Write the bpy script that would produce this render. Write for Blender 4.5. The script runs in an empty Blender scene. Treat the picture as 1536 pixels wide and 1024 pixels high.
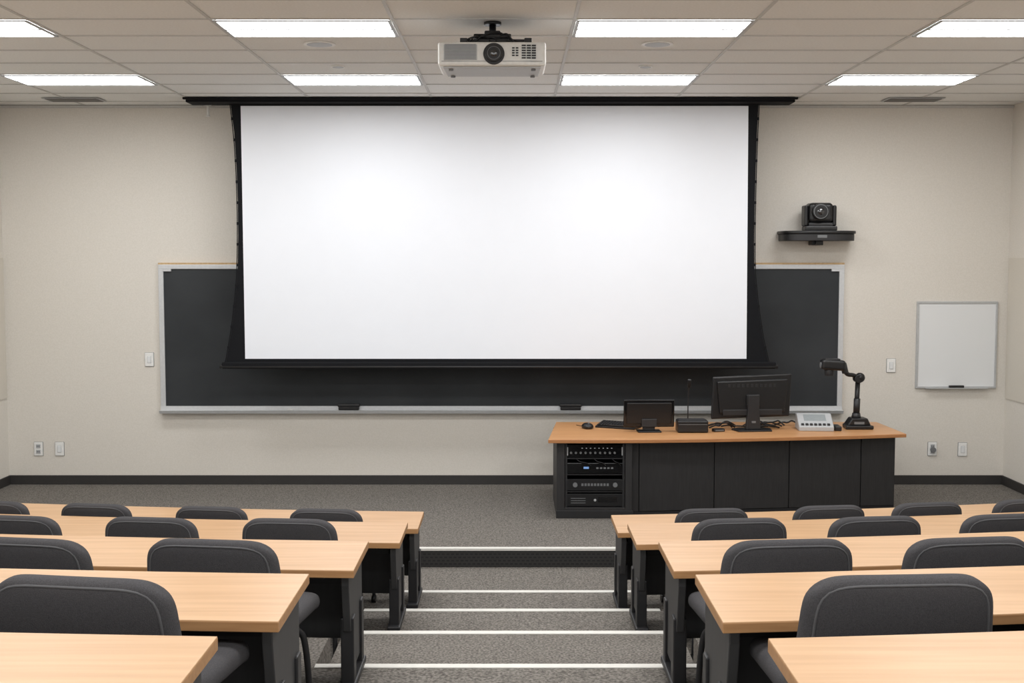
import bpy, bmesh, math, random
from mathutils import Vector, Matrix
random.seed(4)
scn=bpy.context.scene
try:
    scn.view_settings.view_transform='Standard'
    scn.view_settings.look='None'
except Exception: pass
H=2.46   # camera height above stage floor
CEIL=4.10; WALL=13.0; XL=-5.5; XR=5.37; YB=-3.0

def lin(c):
    out=[]
    for v in c:
        v/=255.0
        out.append(v/12.92 if v<=.04045 else ((v+.055)/1.055)**2.4)
    return tuple(out)+(1,)
def mat(name,c,rough=.6,metal=0,c2=None,scale=40,stretch=(1,1,1),bump=0,bscale=None,emit=0,spec=.5,detail=3,coat=0):
    m=bpy.data.materials.new(name); m.use_nodes=True
    nt=m.node_tree; b=nt.nodes['Principled BSDF']
    b.inputs['Roughness'].default_value=rough; b.inputs['Metallic'].default_value=metal
    b.inputs['Specular IOR Level'].default_value=spec
    if coat: b.inputs['Coat Weight'].default_value=coat
    if c2 is None: c2=tuple(min(255,v*1.03+1) for v in c)
    tc=nt.nodes.new('ShaderNodeTexCoord'); mp=nt.nodes.new('ShaderNodeMapping')
    mp.inputs['Scale'].default_value=stretch
    nt.links.new(tc.outputs['Object'],mp.inputs['Vector'])
    n=nt.nodes.new('ShaderNodeTexNoise'); n.inputs['Scale'].default_value=scale; n.inputs['Detail'].default_value=detail
    nt.links.new(mp.outputs[0],n.inputs['Vector'])
    r=nt.nodes.new('ShaderNodeValToRGB'); r.color_ramp.elements[0].position=.32; r.color_ramp.elements[1].position=.68
    r.color_ramp.elements[0].color=lin(c); r.color_ramp.elements[1].color=lin(c2)
    nt.links.new(n.outputs['Fac'],r.inputs[0]); nt.links.new(r.outputs[0],b.inputs['Base Color'])
    if bump:
        n2=nt.nodes.new('ShaderNodeTexNoise'); n2.inputs['Scale'].default_value=bscale or scale
        nt.links.new(mp.outputs[0],n2.inputs['Vector'])
        bp=nt.nodes.new('ShaderNodeBump'); bp.inputs['Strength'].default_value=bump; bp.inputs['Distance'].default_value=.01
        nt.links.new(n2.outputs['Fac'],bp.inputs['Height']); nt.links.new(bp.outputs[0],b.inputs['Normal'])
    if emit:
        b.inputs['Emission Color'].default_value=lin(c)
        b.inputs['Emission Strength'].default_value=emit
    return m
M={}
M['wall']=mat('wallcovering',(217,212,203),.85,c2=(224,219,211),scale=70,bump=.10,bscale=240,spec=.2,detail=5)
M['panel']=mat('side_wall_panel',(210,204,193),.9,c2=(215,209,198),scale=120,spec=.2)
M['ceil']=mat('ceiling_tile',(230,230,228),.95,c2=(238,238,236),scale=60,bump=.12,bscale=300,spec=.1)
M['grid']=mat('tbar_metal',(192,191,188),.5)
M['carpet']=mat('carpet',(80,77,73),.98,c2=(138,133,127),scale=75,detail=7,bump=.4,bscale=220,spec=.05)
M['base']=mat('rubber_base',(46,44,43),.6)
M['white']=mat('white_plastic',(232,232,230),.45)
M['nose']=mat('step_nosing',(206,204,198),.6)
M['wood']=mat('desk_laminate',(185,146,107),.33,c2=(201,163,124),scale=3.0,stretch=(.5,9,9),detail=7,spec=.45)
M['woodedge']=mat('desk_edge',(162,120,80),.4,c2=(176,134,92),scale=4,stretch=(.6,14,14),spec=.4)
M['wood2']=mat('lectern_laminate',(190,138,92),.36,c2=(203,153,106),scale=3.0,stretch=(.5,9,9),detail=7)
M['wood2e']=mat('lectern_edge',(170,116,72),.4,c2=(182,128,82),scale=4,stretch=(.6,14,14))
M['dark']=mat('dark_laminate',(48,48,49),.5,c2=(54,54,55),scale=6,stretch=(6,6,.6))
M['dark2']=mat('black_ash',(34,33,34),.55,c2=(42,41,42),scale=9,stretch=(8,8,.7))
M['metal']=mat('black_powdercoat',(34,34,36),.45)
M['black']=mat('black_plastic',(20,20,22),.38)
M['blackg']=mat('black_gloss',(15,15,17),.15)
M['fabric']=mat('chair_fabric',(66,65,67),.95,c2=(78,77,79),scale=260,bump=.3,bscale=400,spec=.15)
M['piping']=mat('chair_piping',(82,82,84),.85)
M['alu']=mat('aluminium',(190,192,194),.4,metal=.5)
M['alu2']=mat('tray_aluminium',(200,202,204),.4,metal=.2)
M['chalk']=mat('slate_board',(44,47,50),.6,c2=(53,56,59),scale=1.6,detail=5,stretch=(1,1,1.3),spec=.3)
M['screen']=mat('screen_fabric',(232,235,241),.8,c2=(233,236,242),scale=5,emit=.04,spec=.1)  # slight emission added to lift the white fabric, as if lit by projection
M['scrblk']=mat('screen_border',(20,21,24),.85,spec=.2)
M['wb']=mat('whiteboard_surface',(226,228,229),.6,c2=(227,229,230),scale=2)
M['proj']=mat('projector_shell',(222,222,219),.4)
M['grey']=mat('grey_plastic',(110,112,114),.5)
M['lgrey']=mat('light_grey_plastic',(172,174,176),.45)
M['glass']=mat('lens_glass',(12,14,22),.05,spec=1,coat=1)
M['led']=mat('blue_display',(110,145,195),.4,emit=.4)
M['ledw']=mat('white_indicator',(200,205,210),.4,emit=.3)
M['lcd']=mat('lcd_panel',(140,146,148),.3)
M['vent']=mat('vent_dark',(120,118,115),.7)
M['tan']=mat('cork_strip',(190,160,120),.8,c2=(205,176,136))
m=mat('light_lens',(255,255,252),.5); b=m.node_tree.nodes['Principled BSDF']
b.inputs['Emission Color'].default_value=(.985,.995,1,1); b.inputs['Emission Strength'].default_value=18.5; M['lens']=m
# perforated rubber riser
m=bpy.data.materials.new('riser_rubber'); m.use_nodes=True; nt=m.node_tree; b=nt.nodes['Principled BSDF']
tc=nt.nodes.new('ShaderNodeTexCoord'); mp=nt.nodes.new('ShaderNodeMapping'); mp.inputs['Rotation'].default_value=(math.pi/2,0,0)
br=nt.nodes.new('ShaderNodeTexBrick'); br.inputs['Scale'].default_value=1; br.inputs['Brick Width'].default_value=.04; br.inputs['Row Height'].default_value=.028
br.inputs['Mortar Size'].default_value=.008; br.inputs['Color1'].default_value=lin((18,18,19)); br.inputs['Color2'].default_value=lin((22,22,23)); br.inputs['Mortar'].default_value=lin((42,41,40))
nt.links.new(tc.outputs['Object'],mp.inputs[0]); nt.links.new(mp.outputs[0],br.inputs[0]); nt.links.new(br.outputs[0],b.inputs['Base Color']); b.inputs['Roughness'].default_value=.7
M['riser']=m

ABS={}
def grp(name,loc,rz=0,absolute=False,scale=None):
    e=bpy.data.objects.new(name,None); e.empty_display_size=.1
    e.location=loc; e.rotation_euler=(0,0,rz)
    if scale: e.scale=scale
    scn.collection.objects.link(e)
    ABS[e.name]=Matrix.Translation(-Vector(loc)) if absolute else Matrix.Identity(4)
    return e
def link(o,parent,mt=None):
    scn.collection.objects.link(o)
    if mt is not None and not o.data.materials: o.data.materials.append(mt)
    if parent is not None:
        o.parent=parent; o.matrix_parent_inverse=ABS[parent.name]
    return o
def frombm(name,bm,mt,parent=None,bevel=0,smooth=False,seg=2):
    me=bpy.data.meshes.new(name)
    bmesh.ops.recalc_face_normals(bm,faces=bm.faces)
    bm.to_mesh(me); bm.free()
    if smooth:
        for p in me.polygons: p.use_smooth=True
    o=bpy.data.objects.new(name,me); link(o,parent,mt)
    if bevel:
        md=o.modifiers.new('bevel','BEVEL'); md.width=bevel; md.segments=seg; md.limit_method='ANGLE'; md.angle_limit=math.radians(35)
    return o
def box(name,x0,x1,y0,y1,z0,z1,mt,parent=None,bevel=0,rot=None,seg=2):
    bm=bmesh.new(); bmesh.ops.create_cube(bm,size=1)
    sx,sy,sz=abs(x1-x0),abs(y1-y0),abs(z1-z0)
    bmesh.ops.scale(bm,vec=(sx,sy,sz),verts=bm.verts)
    o=frombm(name,bm,mt,parent,bevel,seg=seg)
    o.location=((x0+x1)/2,(y0+y1)/2,(z0+z1)/2)
    if rot: o.rotation_euler=rot
    return o
def prism(name,pts,z0,z1,mt,parent=None,bevel=0,axis='z',seg=2):
    bm=bmesh.new()
    def P(a,b,c):
        return (a,b,c) if axis=='z' else ((a,c,b) if axis=='y' else (c,a,b))
    lo=[bm.verts.new(P(a,b,z0)) for a,b in pts]; hi=[bm.verts.new(P(a,b,z1)) for a,b in pts]
    bm.faces.new(lo); bm.faces.new(hi[::-1]); n=len(pts)
    for i in range(n):
        bm.faces.new((lo[i],hi[i],hi[(i+1)%n],lo[(i+1)%n]))
    return frombm(name,bm,mt,parent,bevel,seg=seg)
def cyl(name,p0,p1,r,mt,parent=None,r2=None,seg=24,bevel=0):
    p0=Vector(p0);p1=Vector(p1); d=p1-p0
    bm=bmesh.new(); bmesh.ops.create_cone(bm,cap_ends=True,segments=seg,radius1=r,radius2=r if r2 is None else r2,depth=d.length)
    q=d.to_track_quat('Z','Y').to_matrix().to_4x4()
    bm.transform(Matrix.Translation((p0+p1)/2)@q)
    o=frombm(name,bm,mt,parent,bevel)
    for p in o.data.polygons:
        if len(p.vertices)==4: p.use_smooth=True
    return o
def tube(name,pts,r,mt,parent=None,cyclic=False,smooth=True):
    cu=bpy.data.curves.new(name,'CURVE'); cu.dimensions='3D'; cu.bevel_depth=r; cu.bevel_resolution=3; cu.use_fill_caps=True
    if smooth:
        sp=cu.splines.new('NURBS'); sp.points.add(len(pts)-1)
        for p,c in zip(sp.points,pts): p.co=(*c,1)
        sp.order_u=3; sp.use_endpoint_u=not cyclic
    else:
        sp=cu.splines.new('POLY'); sp.points.add(len(pts)-1)
        for p,c in zip(sp.points,pts): p.co=(*c,1)
    sp.use_cyclic_u=cyclic
    o=bpy.data.objects.new(name,cu); cu.materials.append(mt); link(o,parent); return o
def sphere(name,c,r,mt,parent=None,sc=(1,1,1)):
    bm=bmesh.new(); bmesh.ops.create_uvsphere(bm,u_segments=24,v_segments=14,radius=1)
    bmesh.ops.scale(bm,vec=(r*sc[0],r*sc[1],r*sc[2]),verts=bm.verts); bm.transform(Matrix.Translation(c))
    return frombm(name,bm,mt,parent,smooth=True)

# ---------------- ROOM ----------------
box('wall_front',XL-.15,XR+.15,WALL,WALL+.15,-.3,CEIL+.1,M['wall'])
box('wall_left',XL-.15,XL,YB,WALL,-.3,CEIL+.1,M['wall'])
box('wall_right',XR,XR+.15,YB,WALL,-.3,CEIL+.1,M['wall'])
box('trim_panel_left',XL,XL+.012,YB,WALL-.03,.95,2.47,M['panel'])
box('trim_panel_right',XR-.012,XR,YB,WALL-.03,.95,2.47,M['panel'])
box('ceiling',XL-.15,XR+.15,YB,WALL+.15,CEIL,CEIL+.1,M['ceil'])
box('floor',XL-.15,XR+.15,YB,10.08,-.26,-.16,M['carpet'])
box('floor_stage',XL,XR,10.08,WALL,-.26,0,M['carpet'])
box('trim_stage_riser',XL,XR,10.066,10.08,-.16,-.018,M['riser'])
box('trim_stage_nosing',XL,XR,10.06,10.12,-.018,.004,M['nose'],bevel=.003)
box('baseboard_front',XL,XR,WALL-.02,WALL,0,.10,M['base'],bevel=.004)
box('baseboard_left',XL,XL+.02,10.08,WALL-.02,0,.10,M['base'],bevel=.004)
box('baseboard_right',XR-.02,XR,10.08,WALL-.02,0,.10,M['base'],bevel=.004)

def curveY(s,side):
    s=max(s,0)
    return (.08*s+.02*s*s) if side>0 else (.05*s+.016*s*s)
# seating tiers outside the aisle
bounds=[(8.80,-.01),(7.80,.14),(6.35,.44),(4.45,.74),(3.05,.89),(YB,None)]
AX=.98
for side in (-1,1):
    xe=XR if side>0 else XL
    for k in range(5):
        y1,zt=bounds[k]; y0=bounds[k+1][0]
        n=14; pts=[]
        far=[];near=[]
        for i in range(n+1):
            s=(abs(xe)-AX)*i/n; x=side*(AX+s)
            far.append((x,y1+curveY(s,side)))
            near.append((x,y0+(curveY(s,side) if y0>YB else 0)))
        prism('floor_tier',far+near[::-1],-.16,zt,M['carpet'])
steps=[(8.80,-.01),(7.82,.14),(6.87,.29),(5.86,.44),(5.0,.59),(4.5,.74),(3.4,.89)]
for i,(y,z) in enumerate(steps):
    yn=steps[i+1][0] if i<len(steps)-1 else YB
    box('floor_aisle_step',-AX,AX,yn,y,-.16,z,M['carpet'])
    box('trim_step_nosing',-AX,AX,y-.05,y+.006,z-.012,z+.005,M['nose'],bevel=.002)

# ceiling grid
bm=bmesh.new()
def addbox(bm,x0,x1,y0,y1,z0,z1):
    r=bmesh.ops.create_cube(bm,size=1)['verts']
    bmesh.ops.scale(bm,vec=(x1-x0,y1-y0,z1-z0),verts=r)
    bmesh.ops.translate(bm,vec=((x0+x1)/2,(y0+y1)/2,(z0+z1)/2),verts=r)
gx=[-.82+1.25*k for k in range(-3,5)]
for x in gx: addbox(bm,x-.012,x+.012,YB,WALL,CEIL-.006,CEIL)
ys=[8.35+.617*k for k in range(-18,8)]
for y in ys:
    if y<WALL: addbox(bm,XL,XR,y-.012,y+.012,CEIL-.0065,CEIL)
frombm('trim_ceiling_grid',bm,M['grid'])
box('trim_ceiling_angle',XL,XR,WALL-.03,WALL,CEIL-.03,CEIL-.007,M['grid'])
def lens(name,x0,x1,y0,y1,z,mt,parent):
    bm=bmesh.new(); bm.faces.new([bm.verts.new(c) for c in ((x0,y0,z),(x0,y1,z),(x1,y1,z),(x1,y0,z))])
    me=bpy.data.meshes.new(name); bm.to_mesh(me); bm.free()
    o=bpy.data.objects.new(name,me); return link(o,parent,mt)
for j in range(-4,1):
    y0=10.82+2.468*j
    for x0 in (-4.57,-2.07,.43,2.93):
        x1=x0+1.25; y1=y0+.617
        e=grp('recessed_ceiling_light',((x0+x1)/2,(y0+y1)/2,CEIL-.01),absolute=True)
        fr=.022; ym=(y0+y1)/2
        bm=bmesh.new()
        addbox(bm,x0+.013,x1-.013,y0+.013,y0+.013+fr,CEIL-.016,CEIL-.007)
        addbox(bm,x0+.013,x1-.013,y1-.013-fr,y1-.013,CEIL-.016,CEIL-.007)
        addbox(bm,x0+.013,x0+.013+fr,y0+.035,y1-.035,CEIL-.016,CEIL-.007)
        addbox(bm,x1-.013-fr,x1-.013,y0+.035,y1-.035,CEIL-.016,CEIL-.007)
        addbox(bm,x0+.035,x1-.035,ym-.018,ym+.018,CEIL-.018,CEIL-.007)
        frombm('frame',bm,M['lgrey'],e)
        lens('lens_1',x0+.035,x1-.035,y0+.035,ym-.018,CEIL-.010,M['lens'],e)
        lens('lens_2',x0+.035,x1-.035,ym+.018,y1-.035,CEIL-.010,M['lens'],e)
def disc(name,x,y,r,m1,m2):
    e=grp(name,(x,y,CEIL),absolute=True)
    cyl('rim',(x,y,CEIL-.010),(x,y,CEIL),r,m1,e,seg=40,bevel=.003)
    cyl('grille',(x,y,CEIL-.012),(x,y,CEIL-.010),r*.8,m2,e,seg=40)
disc('ceiling_speaker',-1.47,9.30,.12,M['white'],M['lgrey'])
disc('ceiling_speaker',1.11,9.30,.12,M['white'],M['lgrey'])
disc('smoke_detector',-1.485,10.38,.06,M['white'],M['lgrey'])
disc('smoke_detector',1.14,10.38,.06,M['white'],M['lgrey'])
for x in (-4.5,4.12):
    e=grp('air_vent',(x,12.48,CEIL),absolute=True)
    box('frame',x-.29,x+.29,12.34,12.62,CEIL-.012,CEIL-.006,M['lgrey'],e,bevel=.003)
    for i in range(7): box('slat_%d'%(i+1),x-.26,x+.26,12.365+i*.035,12.385+i*.035,CEIL-.018,CEIL-.011,M['vent'],e)
e=grp('fire_sprinkler',(-3.22,12.9,CEIL),absolute=True)
cyl('escutcheon',(-3.22,12.85,CEIL-.02),(-3.22,12.85,CEIL-.007),.035,M['white'],e)
cyl('body',(-3.22,12.85,CEIL-.13),(-3.22,12.85,CEIL-.02),.014,M['white'],e)
cyl('deflector',(-3.22,12.85,CEIL-.138),(-3.22,12.85,CEIL-.13),.025,M['white'],e)

# ---------------- CHALKBOARD ----------------
bx0,bx1,bz0,bz1=-3.815,3.585,.81,2.41; yb=WALL
e=grp('chalkboard',(0,WALL,bz0),absolute=True)
box('slate',bx0+.05,bx1-.05,yb-.03,yb,bz0+.05,bz1-.05,M['chalk'],e)
box('frame_top',bx0,bx1,yb-.045,yb,bz1-.06,bz1-.012,M['alu2'],e,bevel=.004)
box('cork_strip',bx0,bx1,yb-.04,yb,bz1-.012,bz1+.008,M['tan'],e)
box('frame_left',bx0,bx0+.055,yb-.045,yb,bz0,bz1-.06,M['alu2'],e,bevel=.004)
box('frame_right',bx1-.055,bx1,yb-.045,yb,bz0,bz1-.06,M['alu2'],e,bevel=.004)
prism('chalk_tray',[(yb,bz0-.02),(yb-.10,bz0-.02),(yb-.115,bz0+.012),(yb-.108,bz0+.016),(yb-.095,bz0+.004),(yb-.05,bz0+.006),(yb-.045,bz0+.055),(yb,bz0+.055)],bx0,bx1,M['alu2'],e,axis='x')
for x in (bx0+.09,bx1-.09): box('corner_clip',x-.05,x+.05,yb-.05,yb,bz1-.085,bz1-.06,M['alu2'],e)
for px in (523,856):
    x=(px-768)/1788*12.9
    e=grp('chalkboard_eraser',(x,yb-.08,bz0+.02),absolute=True)
    box('felt',x-.11,x+.11,yb-.105,yb-.052,bz0+.016,bz0+.05,M['black'],e,bevel=.006)
    box('handle',x-.12,x+.12,yb-.10,yb-.056,bz0+.05,bz0+.085,M['metal'],e,bevel=.01)
x=(435-768)/1788*12.9
cyl('chalk_stick',(x-.03,yb-.075,bz0+.018),(x+.03,yb-.075,bz0+.018),.007,M['white'])

# ---------------- SCREEN ----------------
ys_=12.5
e=grp('projection_screen',(-.17,ys_,1.3),absolute=True)
box('case',-3.32,2.88,12.34,12.60,4.05,CEIL-.007,M['scrblk'],e,bevel=.005)
box('case_flange',-3.34,2.90,12.30,12.34,4.075,CEIL-.007,M['scrblk'],e)
L=[(4.06,-2.90),(3.75,-2.865),(3.4,-2.848),(3.07,-2.84),(2.7,-2.842),(2.377,-2.852),(2.2,-2.865),(2.03,-2.884),(1.85,-2.906),(1.683,-2.932),(1.53,-2.96),(1.38,-2.99)]
R=[(4.06,2.54),(3.75,2.528),(3.4,2.52),(3.07,2.516),(2.7,2.514),(2.377,2.52),(2.2,2.535),(2.03,2.556),(1.85,2.582),(1.683,2.61),(1.53,2.643),(1.38,2.68)]
prism('border_fabric',[(x,z) for z,x in L]+[(x,z) for z,x in R[::-1]],ys_,ys_+.004,M['scrblk'],e,axis='y')
prism('white_surface',[(-2.795,4.03),(2.435,4.03),(2.45,1.418),(-2.788,1.418)],ys_-.003,ys_-.0005,M['screen'],e,axis='y')
box('bottom_batten',-3.03,2.755,ys_-.03,ys_+.04,1.315,1.385,M['scrblk'],e,bevel=.012)
cyl('batten_tube',(-3.05,ys_-.012,1.335),(2.775,ys_-.012,1.335),.02,M['metal'],e)
def interp(T,z):
    for (za,xa),(zb,xb) in zip(T,T[1:]):
        if zb<=z<=za: return xb+(xa-xb)*(z-zb)/(za-zb)
    return T[-1][1]
k=0
z=3.9
while z>1.45:
    for T,sg in ((L,-1),(R,1)):
        x=interp(T,z); k+=1
        box('tension_tab_%d'%k,x-.014,x+.014,ys_-.006,ys_+.008,z-.014,z+.014,M['scrblk'],e)
    z-=.215
for T,nm in ((L,'cord_left'),(R,'cord_right')):
    sg=-1 if T is L else 1
    tube(nm,[(x+sg*.008,ys_+.002,z) for z,x in T],.005,M['scrblk'],e)

# ---------------- WALL PLATES, WHITEBOARD ----------------
def plate(name,x,z,kind):
    e=grp(name,(x,WALL,z)); w=.047;h=.073
    box('shadow_rim',-w-.003,w+.003,-.005,0,-h-.003,h+.003,M['grey'],e)  # grey rim standing in for the shadow line around the plate
    box('cover',-w,w,-.014,-.004,-h,h,M['white'],e,bevel=.004)
    if kind=='switch':
        box('gap',-.021,.021,-.0155,-.012,-.038,.038,M['lgrey'],e)
        box('rocker',-.018,.018,-.021,-.012,-.035,.035,M['wb'],e,bevel=.003)
    else:
        for dz in (-.03,.03):
            box('socket',-.024,.024,-.018,-.012,dz-.022,dz+.022,M['lgrey'],e,bevel=.004)
            for dx in (-.009,.009): box('slot',dx-.003,dx+.003,-.0195,-.017,dz-.007,dz+.009,M['metal'],e)
    return e
plate('light_switch',-3.94,H-1.091,'switch')
plate('light_switch',4.12,H-1.157,'switch')
plate('wall_outlet',-5.17,.39,'o'); plate('light_switch',-4.94,.39,'switch')
e=plate('wall_outlet',4.59,.39,'o'); plate('light_switch',4.92,.385,'switch')
cyl('outlet_plug',(0,-.05,-.005),(0,-.018,-.005),.028,M['grey'],e)
x0,x1,z0,z1=4.384,5.258,1.056,2.0
e=grp('whiteboard',((x0+x1)/2,WALL,z0),absolute=True)
box('panel',x0+.015,x1-.015,WALL-.02,WALL,z0+.015,z1-.015,M['wb'],e)
for a in ((x0,x1,z0,z0+.022),(x0,x1,z1-.022,z1),(x0,x0+.022,z0+.022,z1-.022),(x1-.022,x1,z0+.022,z1-.022)):
    box('frame',a[0],a[1],WALL-.03,WALL,a[2],a[3],M['alu'],e,bevel=.003)
box('pen_tray',x0+.1,x1-.1,WALL-.07,WALL-.028,z0+.0,z0+.01,M['alu'],e)
box('marker_eraser',4.74,4.90,WALL-.065,WALL-.032,z0+.01,z0+.035,M['black'],e,bevel=.005)

# ---------------- PTZ CAMERA + SHELF ----------------
cx=3.26
e=grp('wall_shelf',(cx,WALL,2.68))
def halfpts(w,d,n=28,y0=0):
    pts=[(-w,y0)]
    for i in range(n+1):
        a=math.pi*i/n
        c=math.cos(a); s=max(0,math.sin(a))
        pts.append((-w*math.copysign(abs(c)**.6,c), y0-.12-(d-.12)*s**.7))
    pts.append((w,y0)); return pts
prism('shelf_top',halfpts(.40,.36),.045,.075,M['black'],e,bevel=.006)
prism('shelf_apron',halfpts(.385,.345),-.03,.045,M['metal'],e,bevel=.006)
box('bracket',-.06,.06,-.16,0,-.075,-.03,M['black'],e,bevel=.005)
box('knob',-.03,.03,-.22,-.16,-.07,-.03,M['black'],e,bevel=.005)
box('label',-.05,.05,-.349,-.34,.0,.03,M['grey'],e)
e=grp('ptz_camera',(cx+.0,WALL-.2,2.755))
prism('base',[(-.17,-.11),(.17,-.11),(.155,.12),(-.155,.12)],0,.05,M['black'],e,bevel=.012)
prism('yoke_base',[(-.13,-.09),(.13,-.09),(.12,.1),(-.12,.1)],.045,.085,M['metal'],e,bevel=.01)
for sx in (-1,1):
    box('yoke_arm',sx*.13,sx*.17,-.07,.08,.05,.27,M['black'],e,bevel=.015)
box('head',-.128,.128,-.10,.11,.085,.295,M['black'],e,bevel=.04,seg=4)
cyl('lens_barrel',(-.02,-.15,.20),(-.02,-.07,.20),.085,M['black'],e,seg=40,bevel=.006)
cyl('lens_ring',(-.02,-.158,.20),(-.02,-.148,.20),.075,M['grey'],e,seg=40)
cyl('lens_inner',(-.02,-.160,.20),(-.02,-.157,.20),.068,M['black'],e,seg=40)
sphere('lens_glass',(-.02,-.150,.20),.042,M['glass'],e,sc=(1,.5,1))

# ---------------- PROJECTOR ----------------
pcx=-.135; pf=8.2
e=grp('ceiling_projector',(pcx,pf+.22,CEIL-.35),absolute=True)
z0,z1=H+1.300,H+1.457
prism('shell',[(pcx-.365,pf+.01),(pcx-.2,pf-.005),(pcx+.2,pf-.005),(pcx+.365,pf+.01),(pcx+.36,pf+.45),(pcx-.36,pf+.45)],z0,z1,M['proj'],e,bevel=.016,seg=3)
prism('underside',[(pcx-.33,pf+.04),(pcx+.33,pf+.04),(pcx+.32,pf+.42),(pcx-.32,pf+.42)],z0-.012,z0+.004,M['lgrey'],e,bevel=.004)
for sx in (-1,1):
    for yy in (pf+.08,pf+.38): cyl('foot',(pcx+sx*.28,yy,z0-.024),(pcx+sx*.28,yy,z0-.01),.016,M['grey'],e)
lx0,lx1=pcx-.325,pcx-.10
box('intake_panel',lx0,lx1,pf-.009,pf+.01,z0+.035,z1-.018,M['lgrey'],e,bevel=.003)
for i in range(11):
    zz=z0+.042+i*.0095
    box('intake_louver_%d'%i,lx0+.008,lx1-.008,pf-.012,pf-.008,zz,zz+.003,M['grey'],e)
for (ax,bx_) in ((pcx+.135,pcx+.185),(pcx+.20,pcx+.30)):
    for i in range(6):
        zz=z0+.045+i*.0165
        if bx_-ax>.06:
            for q in range(3):
                xx=ax+q*.034
                box('vent_slot',xx,xx+.028,pf-.009,pf+.008,zz,zz+.009,M['black'],e)
        elif 1<=i<=4:
            for q in range(2):
                xx=ax+q*.025
                box('vent_slot',xx,xx+.018,pf-.009,pf+.008,zz,zz+.009,M['black'],e)
box('seam',pcx-.34,pcx+.34,pf-.0065,pf-.003,z0+.026,z0+.029,M['grey'],e)
lz=H+1.377
cyl('lens_surround',(pcx+.013,pf-.012,lz),(pcx+.013,pf+.03,lz),.072,M['metal'],e,seg=48,bevel=.004)
cyl('lens_barrel',(pcx+.013,pf-.04,lz),(pcx+.013,pf+.03,lz),.056,M['black'],e,seg=48,bevel=.004)
cyl('lens_ring',(pcx+.013,pf-.043,lz),(pcx+.013,pf-.039,lz),.044,M['grey'],e,seg=48)
cyl('lens_recess',(pcx+.013,pf-.044,lz),(pcx+.013,pf-.042,lz),.041,M['black'],e,seg=48)
sphere('lens_glass',(pcx+.013,pf-.042,lz),.026,M['glass'],e,sc=(1,.4,1))
# mount
cyl('mount_plate',(pcx,pf+.28,CEIL-.02),(pcx,pf+.28,CEIL),.06,M['black'],e)
cyl('mount_pole',(pcx,pf+.28,CEIL-.11),(pcx,pf+.28,CEIL-.02),.024,M['black'],e)
box('mount_bracket',pcx-.13,pcx+.13,pf+.18,pf+.36,CEIL-.125,CEIL-.095,M['black'],e,bevel=.008)
box('mount_head',pcx-.055,pcx+.055,pf+.20,pf+.34,CEIL-.10,CEIL-.07,M['metal'],e,bevel=.008)
prism('mount_spider',[(pcx-.22,pf+.10),(pcx+.27,pf+.10),(pcx+.27,pf+.42),(pcx-.22,pf+.42)],z1,z1+.018,M['black'],e,bevel=.005)
box('mount_rail_left',pcx-.22,pcx-.17,pf+.10,pf+.42,z1+.015,z1+.045,M['black'],e,bevel=.004)
box('mount_rail_right',pcx+.22,pcx+.27,pf+.10,pf+.42,z1+.015,z1+.045,M['black'],e,bevel=.004)
box('mount_rail_cross',pcx-.20,pcx+.25,pf+.18,pf+.24,z1+.018,z1+.05,M['metal'],e,bevel=.004)
box('mount_core',pcx-.11,pcx+.11,pf+.2,pf+.34,z1+.01,CEIL-.12,M['metal'],e,bevel=.006)
for i,(a,bq) in enumerate(((-.2,.13),(-.16,-.02),(.15,.03),(-.12,.2))):
    tube('cable_%d'%(i+1),[(pcx+a,pf+.16,z1+.02),(pcx+a*.8,pf+.14,z1+.06),(pcx+(a+bq)/2,pf+.17,CEIL-.12+.015*i),(pcx+bq*.6,pf+.2,z1+.05),(pcx+bq,pf+.17,z1+.025)],.006,M['black'],e)

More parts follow.
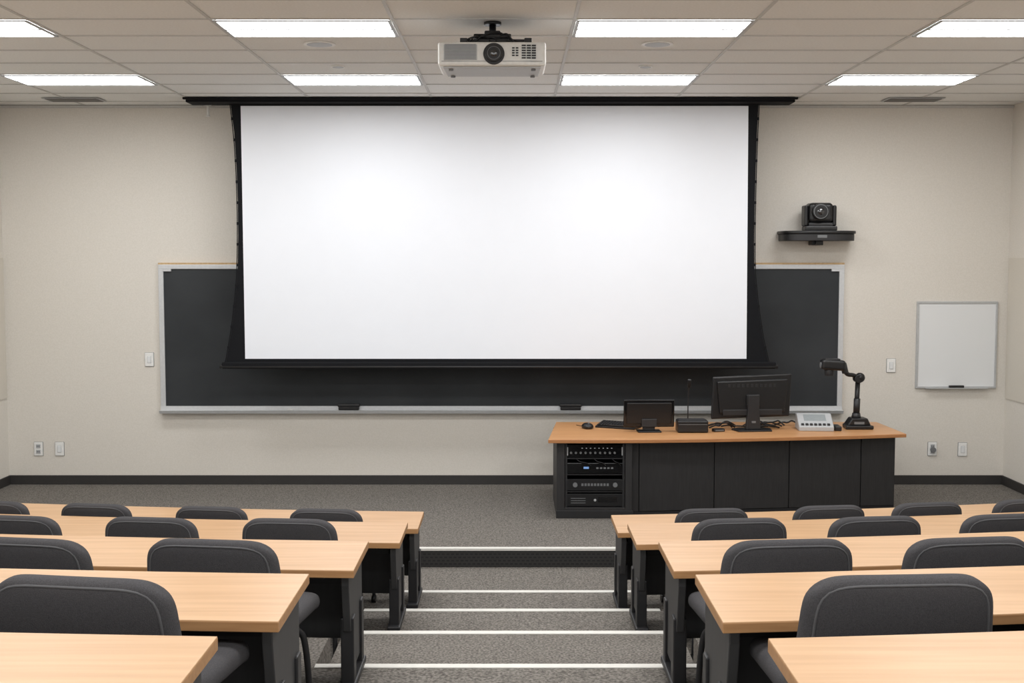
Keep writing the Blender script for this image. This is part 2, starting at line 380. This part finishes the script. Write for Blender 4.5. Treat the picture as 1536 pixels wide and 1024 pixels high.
# ---------------- LECTURE DESKS ----------------
rowsL=[(8.74,-1.858,-.01,.649),(7.74,-1.717,.14,.68),(5.89,-1.40,.44,.713),(4.25,-1.13,.74,.729),(2.95,-.943,.89,.737)]
rowsR=[(8.62,-1.858,-.01,.72),(7.70,-1.717,.14,.75),(5.88,-1.40,.44,.727),(4.24,-1.13,.74,.657),(2.94,-.945,.89,.639)]
def desk(side,row):
    d,zt,zf,a=row; zt+=H; D=.57; xe=(4.75 if side>0 else -4.85)
    e=grp('lecture_desk',(side*a,d-D/2,zf),absolute=True)
    n=22; S=abs(xe)-a
    def strip(name,o_far,o_near,s0,s1,z0,z1,mt,bevel=0,nn=n):
        far=[];near=[]
        for i in range(nn+1):
            s=s0+(s1-s0)*i/nn
            yc=d+curveY(s,side)
            far.append((side*(a+s),yc-o_far)); near.append((side*(a+s),yc-o_near))
        return prism(name,far+near[::-1],z0,z1,mt,e,bevel=bevel)
    T=.036
    strip('edge_band',0,D,0,S,zt-T,zt-.002,M['woodedge'],bevel=.003)
    strip('tabletop',.001,D-.001,.001,S-.001,zt-.006,zt,M['wood'],bevel=.0015)
    strip('apron_rail',.10,.14,.06,S-.06,zt-T-.06,zt-T,M['metal'])
    strip('modesty_panel',.09,.11,.05,S-.05,zf+.16,zt-T-.01,M['dark'])
    strip('cable_trough',.13,.27,.10,S-.10,zt-T-.11,zt-T-.005,M['metal'])
    def leg(s,tag):
        yc=d+curveY(s,side); x=side*(a+s); w=.035
        xa,xb=sorted((x,x+side*w))
        top=zt-T
        prism('end_panel_'+tag,[(yc-.05,top),(yc-.52,top),(yc-.52,top-.05),(yc-.46,top-.28),(yc-.30,top-.30),(yc-.28,zf+.10),(yc-.05,zf+.10)],xa,xb,M['dark'],e,axis='x',bevel=.004)
        xa2,xb2=sorted((x-side*.012,x+side*.05))
        box('post_rear_'+tag,xa2,xb2,yc-.45,yc-.37,zf+.03,top-.22,M['metal'],e,bevel=.006)
        box('post_front_'+tag,xa2,xb2,yc-.15,yc-.08,zf+.03,top-.22,M['metal'],e,bevel=.006)
        xa3,xb3=sorted((x-side*.02,x+side*.06))
        box('foot_bar_'+tag,xa3,xb3,yc-.49,yc-.05,zf+.025,zf+.06,M['metal'],e,bevel=.008)
        for oy in (.45,.10):
            xm=x+side*.02
            cyl('glide_%s'%tag,(xm,yc-oy,zf),(xm,yc-oy,zf+.03),.03,M['black'],e)
    leg(.03,'a'); leg(S*.34,'b'); leg(S*.67,'c'); leg(S-.08,'d')
    box('edge_box',*sorted((side*(a+.16),side*(a+.30))),d-.40,d-.28,zt-T-.05,zt-T,M['black'],e,bevel=.004)
for r in rowsL: desk(-1,r)
for r in rowsR: desk(1,r)

# ---------------- CHAIRS ----------------
def pillow(name,w,h,t,fn,nu=26,nv=20,mt=None):
    bm=bmesh.new()
    grid={}
    for sd in (1,-1):
        for j in range(nv+1):
            v=math.sin(math.pi/2*(2*j/nv-1))
            for i in range(nu+1):
                u=math.sin(math.pi/2*(2*i/nu-1))
                edge=i in(0,nu) or j in(0,nv)
                if edge and sd<0: grid[(sd,i,j)]=grid[(1,i,j)]; continue
                x=u*w/2*(1-.14*abs(v)**8); z=v*h/2*(1-.13*abs(u)**9)
                th=sd*t/2*max(0,(1-abs(u)**12)*(1-abs(v)**12))**.45
                grid[(sd,i,j)]=bm.verts.new(fn(x,th,z))
    for sd in (1,-1):
        for j in range(nv):
            for i in range(nu):
                q=[grid[(sd,i,j)],grid[(sd,i+1,j)],grid[(sd,i+1,j+1)],grid[(sd,i,j+1)]]
                try: bm.faces.new(q if sd>0 else q[::-1])
                except ValueError: pass
    me=bpy.data.meshes.new(name); bmesh.ops.recalc_face_normals(bm,faces=bm.faces); bm.to_mesh(me); bm.free()
    for p in me.polygons: p.use_smooth=True
    me.materials.append(mt); return me
BW,BH=.56,.40
def backfn(x,th,z,off=0):
    zz=z/(BH/2)
    xx=x*(1-.05*zz)
    zc=.65+z-.10*xx*xx*(1 if z>0 else 0)
    yy=-.26+th+.45*xx*xx-.16*z+off
    return (xx,yy,zc)
SW,SD=.58,.52
def seatfn(x,th,z):
    return (x, .09+z, .465+th-(.03*max(0,(z-.12)/.12)**2)+.08*x*x)
TPL=[('backrest',pillow('chair_backrest',BW,BH,.085,backfn,nu=36,nv=30,mt=M['fabric'])),
     ('seat',pillow('chair_seat',SW,SD,.085,seatfn,mt=M['fabric']))]
def rr(n,ins):
    pts=[]
    for i in range(n):
        a=2*math.pi*i/n; c,s=math.cos(a),math.sin(a)
        p=6; r=(abs(c)**p+abs(s)**p)**(-1/p)
        pts.append((c*r*ins,s*r*ins))
    return pts
def curvemesh(name,pts,r,mt,cyclic=True):
    o=tube(name,pts,r,mt,None,cyclic,False); cu=o.data; bpy.data.objects.remove(o); return cu
TPL.append(('backrest_piping',curvemesh('chair_piping',[backfn(u*BW/2,-.037,v*BH/2) for u,v in rr(72,.895)],.004,M['piping'])))
parts=[]
def addpart(nm,o): parts.append((nm,o))
TE=grp('tmp_template',(0,0,0))
addpart('seat_pan',box('seat_pan',-.22,.22,-.14,.28,.395,.428,M['black'],TE,bevel=.01))
addpart('back_support',prism('back_support',[(-.20,.39),(-.20,.41),(-.26,.44),(-.30,.58),(-.28,.58),(-.235,.46),(-.12,.41),(-.12,.39)],-.05,.05,M['black'],TE,axis='x'))
for i,(sx,sy) in enumerate(((-1,-1),(1,-1),(-1,1),(1,1))):
    addpart('leg_%d'%(i+1),tube('leg',[(sx*.12,sy*.10+.03,.40),(sx*.20,sy*.17+.03,.37),(sx*.235,sy*.20+.03,.30),(sx*.24,sy*.215+.03,.06)],.014,M['metal'],TE))
    addpart('caster_%d'%(i+1),cyl('caster',(sx*.225,sy*.215+.03,.03),(sx*.255,sy*.215+.03,.03),.03,M['black'],TE))
addpart('cross_bar',tube('cross_bar',[(-.232,-.17,.30),(.232,-.17,.30)],.01,M['metal'],TE,smooth=False))
def chair(X,d,top,zf,rz,w=.56):
    sz=(top-zf)/.845; sx=w/.56
    R=Matrix.Rotation(rz,2); off=R@Vector((0,.30))
    e=grp('lecture_chair',(X+off.x,d+off.y,zf),rz,scale=(sx,1,sz))
    for nm,me in TPL:
        o=bpy.data.objects.new(nm,me); link(o,e)
    for nm,src in parts:
        o=bpy.data.objects.new(nm,src.data); o.location=src.location
        for md in src.modifiers:
            m2=o.modifiers.new('bevel','BEVEL'); m2.width=md.width; m2.segments=2; m2.limit_method='ANGLE'
        link(o,e)
Z=lambda z:z+H
for X in (-1.265,-2.05,-2.85,-3.57,-4.35): chair(X,7.97+curveY(-X-.98,-1)*.6,Z(-1.685)+(abs(X)-1.26)*.012,-.01,-.05-.03*abs(X),.52)
for X in (1.36,2.17,2.86,3.58,4.3): chair(X,7.97+curveY(X-.98,1)*.6,Z(-1.685)+(abs(X)-1.3)*.012,-.01,.05+.03*abs(X),.52)
for X in (-1.26,-2.05,-2.84,-3.6,-4.35): chair(X,6.62+curveY(-X-.98,-1)*.6,Z(-1.456),.14,-.05-.03*abs(X))
for X in (1.29,2.07,2.84,3.6,4.3): chair(X,6.62+curveY(X-.98,1)*.6,Z(-1.456),.14,.05+.03*abs(X))
for X in (-1.23,-2.0,-2.8,-3.6,-4.3): chair(X,4.77+curveY(-X-.98,-1)*.5,Z(-1.137),.44,-.10-.03*abs(X),.575)
for X in (1.13,1.88,2.7,3.5,4.3): chair(X,4.77+curveY(X-.98,1)*.5,Z(-1.137),.44,.06+.03*abs(X))
for X in (-1.21,-2.05,-2.85,-3.7): chair(X,3.25+curveY(-X-.98,-1)*.5,Z(-.882),.74,-.13-.02*abs(X))
for X in (1.085,1.9,2.75,3.6): chair(X,3.25+curveY(X-.98,1)*.5,Z(-.876),.74,.04+.02*abs(X))
for nm,o in parts: bpy.data.objects.remove(o)
bpy.data.objects.remove(TE)

# ---------------- LECTERN ----------------
e=grp('instructor_lectern',(2.1,11.8,0),absolute=True)
TOP=.765
def wallbox(nm,x0,x1,y0,y1,z0,z1,m_,b=.003): return box(nm,x0,x1,y0,y1,z0,z1,m_,e,bevel=b)
rx0,rx1=.424,1.14; yf=11.27; yb_=12.25
wallbox('rack_side_left',rx0,.50,yf,yb_,0,TOP-.035,M['dark2'])
wallbox('rack_side_right',1.075,rx1,yf,yb_,0,TOP-.035,M['dark2'])
wallbox('rack_plinth',.50,1.075,yf,yb_,0,.10,M['dark2'])
wallbox('rack_header',.50,1.075,yf,yb_,TOP-.05,TOP-.035,M['dark2'])
wallbox('rack_back',.50,1.075,yb_-.03,yb_,.10,TOP-.05,M['black'])
wallbox('plinth_kick',rx0-.005,rx1+.01,yf-.012,yf,0,.075,M['metal'])
def front(x): return 11.36+(x-1.14)*(.30/2.62)
prism('cabinet_body',[(1.14,front(1.14)+.02),(3.76,front(3.76)+.02),(3.76,yb_),(1.14,yb_)],.0,TOP-.035,M['black'],e)
seams=[1.145,1.215,1.95,2.69,3.41,3.755]
for i in range(5):
    a,b_=seams[i]+.004,seams[i+1]-.004
    prism('door_panel_%d'%(i+1),[(a,front(a)),(b_,front(b_)),(b_,front(b_)+.02),(a,front(a)+.02)],.045,TOP-.04,M['dark2'],e,bevel=.002)
prism('toe_strip',[(1.145,front(1.14)+.008),(3.755,front(3.76)+.008),(3.755,front(3.76)+.02),(1.145,front(1.14)+.02)],0,.04,M['metal'],e)
topf=[(.34,11.19),(.8,11.185),(1.3,11.20),(1.8,11.24),(2.3,11.30),(2.8,11.37),(3.3,11.45),(3.83,11.56)]
topb=[(3.80,12.42),(.46,12.42)]
prism('worktop_edge',topf+topb,TOP-.035,TOP-.002,M['wood2e'],e,bevel=.004)
ins=[(x+(.003 if x<1 else 0)-(.003 if x>3.8 else 0),y+.003) for x,y in topf]+[(3.797,12.417),(.463,12.417)]
prism('worktop',ins,TOP-.008,TOP,M['wood2'],e,bevel=.0015)
# rack equipment (child of the lectern)
lect=e
re=grp('av_equipment_rack',(.79,11.35,.1),absolute=True)
re.parent=lect; re.matrix_parent_inverse=ABS[lect.name]
for x in (.505,1.05): box('rail',x,x+.02,yf+.02,yf+.04,.10,TOP-.055,M['metal'],re)
units=[(.585,.695,'amp'),(.43,.52,'disp'),(.265,.365,'mix'),(.115,.225,'pc')]
for z0,z1,kd in units:
    box(kd+'_chassis',.528,1.047,yf+.03,yf+.5,z0,z1,M['black'],re,bevel=.004)
    box(kd+'_faceplate',.515,1.06,yf+.022,yf+.03,z0-.004,z1+.004,M['blackg'] if kd in('amp','disp') else M['black'],re,bevel=.002)
    box(kd+'_shelf',.503,1.07,yf+.03,yf+.5,z0-.022,z0-.012,M['metal'],re)
f=yf+.022
for i in range(10): cyl('amp_knob_%d'%i,(.56+i*.046,f-.015,.625),(.56+i*.046,f,.625),.011,M['grey'],re,seg=14)
for i in range(8): box('amp_led_%d'%i,.66+i*.04,.672+i*.04,f-.002,f,.665,.670,M['ledw'],re)
box('amp_handle_1',.522,.532,f-.02,f,.60,.68,M['lgrey'],re,bevel=.003); box('amp_handle_2',1.04,1.05,f-.02,f,.60,.68,M['lgrey'],re,bevel=.003)
box('display_window',.68,.73,f-.002,f,.470,.490,M['led'],re)
box('display_bezel',.56,.66,f-.0015,f,.455,.50,M['blackg'],re)
for i in range(5): box('button_%d'%i,.80+i*.035,.822+i*.035,f-.006,f,.47,.485,M['grey'],re)
for z in (.318,):
    for i in range(2): cyl('mixer_knob_%d'%i,(.60+i*.38,f-.02,z),(.60+i*.38,f,z),.022,M['grey'],re)
    for i in range(9): box('mixer_key_%d'%i,.66+i*.03,.68+i*.03,f-.004,f,z-.012,z+.012,M['grey'],re)
for i in range(3): box('pc_slot_%d'%i,.56,.70,f-.002,f,.14+i*.022,.145+i*.022,M['grey'],re)
box('pc_drive',.82,1.0,f-.004,f,.15,.20,M['blackg'],re); cyl('pc_button',(.79,f-.005,.17),(.79,f,.17),.012,M['lgrey'],re)
for i in range(3):
    tube('rack_cable_%d'%i,[(.6+i*.17,yf+.012,.58),(.63+i*.17,yf+.006,.54),(.72+i*.15,yf+.01,.53),(.75+i*.14,yf+.012,.50)],.004,M['black'],re)

T0=TOP
# mouse
e=grp('computer_mouse',(.756,11.93,T0),.3)
sphere('shell',(0,0,.022),.06,M['black'],e,sc=(.95,1.3,.62)); 
for v in e.children[0].data.vertices:
    if v.co.z<.001: v.co.z=.001
cyl('wheel',(-.006,-.03,.055),(.006,-.03,.055),.012,M['grey'],e)
tube('cord',[(0,.075,.01),(-.01,.16,.006),(-.03,.24,.006)],.003,M['black'],e)
# keyboard
e=grp('computer_keyboard',(1.07,12.0,T0),-.45)
prism('case',[(-.10,0),(.10,0),(.10,.045),(-.10,.018)],-.21,.21,M['black'],e,axis='x',bevel=.003)
for j in range(5):
    for i in range(13):
        if j==0 and 5<=i<=9: continue
        w=.012 if not(j==0 and i==4) else .085
        xx=-.18+i*.030+(0 if w<.02 else .072)
        yy=-.075+j*.036; zz=.0205+(yy+.10)*.135
        box('key',xx-w,xx+w,yy-.013,yy+.013,zz,zz+.014,M['metal'],e,bevel=.002)
# touch panel monitor (back view)
e=grp('touch_panel_display',(1.345,11.70,T0),.03)
box('foot',-.115,.115,-.07,.09,0,.014,M['black'],e,bevel=.005)
box('neck',-.06,.06,-.0,.035,.012,.14,M['metal'],e,bevel=.006)
box('neck_bracket',-.075,.075,-.03,.0,.05,.13,M['metal'],e,bevel=.006)
box('display',-.25,.25,-.005,.03,.045,.32,M['blackg'],e,bevel=.01,rot=(.10,0,0))
box('display_cover',-.22,.22,-.018,.0,.08,.29,M['black'],e,bevel=.006,rot=(.10,0,0))
# control box
e=grp('control_box',(1.765,11.68,T0),0)
box('case',-.15,.15,-.07,.10,.004,.12,M['black'],e,bevel=.012)
box('top_plate',-.135,.135,-.055,.085,.118,.126,M['metal'],e,bevel=.003)
box('front_seam',-.14,.14,-.072,-.068,.082,.086,M['grey'],e)
for sx in (-1,1): cyl('foot',(sx*.12,0,0),(sx*.12,0,.006),.012,M['grey'],e)
# mic
e=grp('gooseneck_microphone',(1.77,11.98,T0),0)
prism('base',[(-.07,-.09),(.07,-.09),(.06,.07),(-.06,.07)],0,.035,M['black'],e,bevel=.01)
tube('gooseneck',[(0,.02,.03),(0,.02,.2),(.002,.01,.35),(.004,-.01,.42)],.006,M['metal'],e)
cyl('capsule',(.004,-.01,.41),(.006,-.03,.49),.018,M['black'],e,bevel=.004)
# monitor
e=grp('desktop_monitor',(2.38,11.78,T0),.10)
prism('foot',[(-.17,-.09),(.17,-.09),(.20,.06),(.12,.13),(-.12,.13),(-.20,.06)],0,.016,M['black'],e,bevel=.006)
prism('stand',[(-.075,.015),(.075,.015),(.058,.20),(.058,.36),(-.058,.36),(-.058,.20)],-.03,.02,M['metal'],e,axis='y',bevel=.008)
box('vesa_hub',-.07,.07,-.015,.03,.24,.36,M['black'],e,bevel=.015)
prism('panel',[(-.41,.115),(.385,.135),(.405,.56),(-.395,.53)],.035,.07,M['black'],e,axis='y',bevel=.012)
prism('rear_cover',[(-.33,.17),(.33,.18),(.36,.51),(-.36,.49)],.012,.04,M['black'],e,axis='y',bevel=.012)
for i in range(11): box('vent_rib_%d'%i,-.25+i*.046,-.225+i*.046,.008,.014,.43,.46,M['metal'],e)
box('lower_step',-.30,.30,.006,.02,.15,.21,M['metal'],e,bevel=.006)
box('cable_clip',-.02,.02,-.034,-.028,.08,.10,M['grey'],e)
e=grp('usb_hub',(2.03,11.72,T0),.3); box('case',-.06,.06,-.03,.03,0,.03,M['black'],e,bevel=.008); box('ports',-.045,.045,-.032,-.029,.01,.02,M['grey'],e)
e=grp('cable_bundle',(2.2,11.9,T0),absolute=True)
rnd=random.Random(2)
for i in range(12):
    x=1.95+rnd.random()*.75; y=11.95+rnd.random()*.2; p=[]
    for q in range(6):
        p.append((x+q*.05+rnd.uniform(-.02,.02),y+rnd.uniform(-.06,.06),T0+.008+rnd.random()*.05))
    p[0]=(p[0][0],p[0][1],T0+.007); p[-1]=(p[-1][0],p[-1][1],T0+.007)
    tube('cable_%d'%(i+1),p,.008,M['black'],e)
# desk phone / control console
e=grp('desk_phone_console',(3.01,11.86,T0),-.08)
prism('body',[(-.13,.0),(.13,.0),(.13,.15),(.06,.155),(-.13,.045)],-.17,.17,M['lgrey'],e,axis='x',bevel=.008)
sl=math.atan2(.11,.19)
box('bezel',-.145,.145,-.075,.075,.106,.114,M['metal'],e,bevel=.002,rot=(sl,0,0))
box('touchscreen',-.11,.11,-.055,.055,.112,.120,M['lcd'],e,bevel=.002,rot=(sl,0,0))
for i in range(7): box('button_%d'%i,-.145+i*.042,-.118+i*.042,-.118,-.094,.060,.072,M['metal'],e,bevel=.002,rot=(sl,0,0))
box('side_unit',.185,.25,-.10,.08,0,.045,M['black'],e,bevel=.008)
# document camera
e=grp('document_camera',(3.46,11.95,T0),0)
prism('base',[(-.14,-.11),(.14,-.11),(.12,.10),(-.12,.10)],0,.04,M['black'],e,bevel=.012)
prism('base_hump',[(-.12,.035),(.12,.035),(.085,.11),(-.07,.11)],-.08,.07,M['black'],e,axis='y',bevel=.012)
box('base_label',-.05,.05,-.083,-.078,.05,.075,M['grey'],e)
cyl('collar',(-.01,0,.10),(-.01,0,.155),.05,M['metal'],e,r2=.038)
cyl('column',(-.01,0,.14),(.0,0,.48),.024,M['black'],e)
cyl('column_sleeve',(-.008,0,.15),(-.004,0,.30),.032,M['metal'],e)
cyl('elbow',(.0,-.045,.50),(.0,.045,.50),.042,M['black'],e,bevel=.006)
tube('upper_arm',[(0,0,.51),(-.05,-.02,.54),(-.11,-.03,.54),(-.145,-.04,.58),(-.165,-.05,.62)],.022,M['black'],e)
sphere('arm_cap',(.02,0,.51),.05,M['black'],e)
cyl('wrist',(-.14,-.05,.56),(-.165,-.05,.66),.032,M['metal'],e,bevel=.006)
box('head',-.385,-.15,-.11,.02,.59,.695,M['black'],e,bevel=.028,rot=(0,.06,0),seg=4)
box('head_top',-.35,-.20,-.09,.0,.688,.706,M['metal'],e,bevel=.008)
cyl('lens',(-.30,-.045,.535),(-.30,-.045,.60),.045,M['metal'],e,bevel=.005)
cyl('head_light',(-.39,-.045,.64),(-.38,-.045,.64),.03,M['grey'],e)

# ---------------- WORLD / CAMERA ----------------
w=bpy.data.worlds.new('World'); scn.world=w; w.use_nodes=True
w.node_tree.nodes['Background'].inputs[0].default_value=(1,.99,.98,1); w.node_tree.nodes['Background'].inputs[1].default_value=1.7  # bright ambient added as fill light through the open back of the room
cd=bpy.data.cameras.new('Camera'); cam=bpy.data.objects.new('Camera',cd); scn.collection.objects.link(cam)
cam.location=(0,0,H); cam.rotation_euler=(math.radians(90-3.94),0,0)
cd.sensor_width=36; cd.lens=1800/1536*36; cd.clip_start=.05
scn.camera=cam
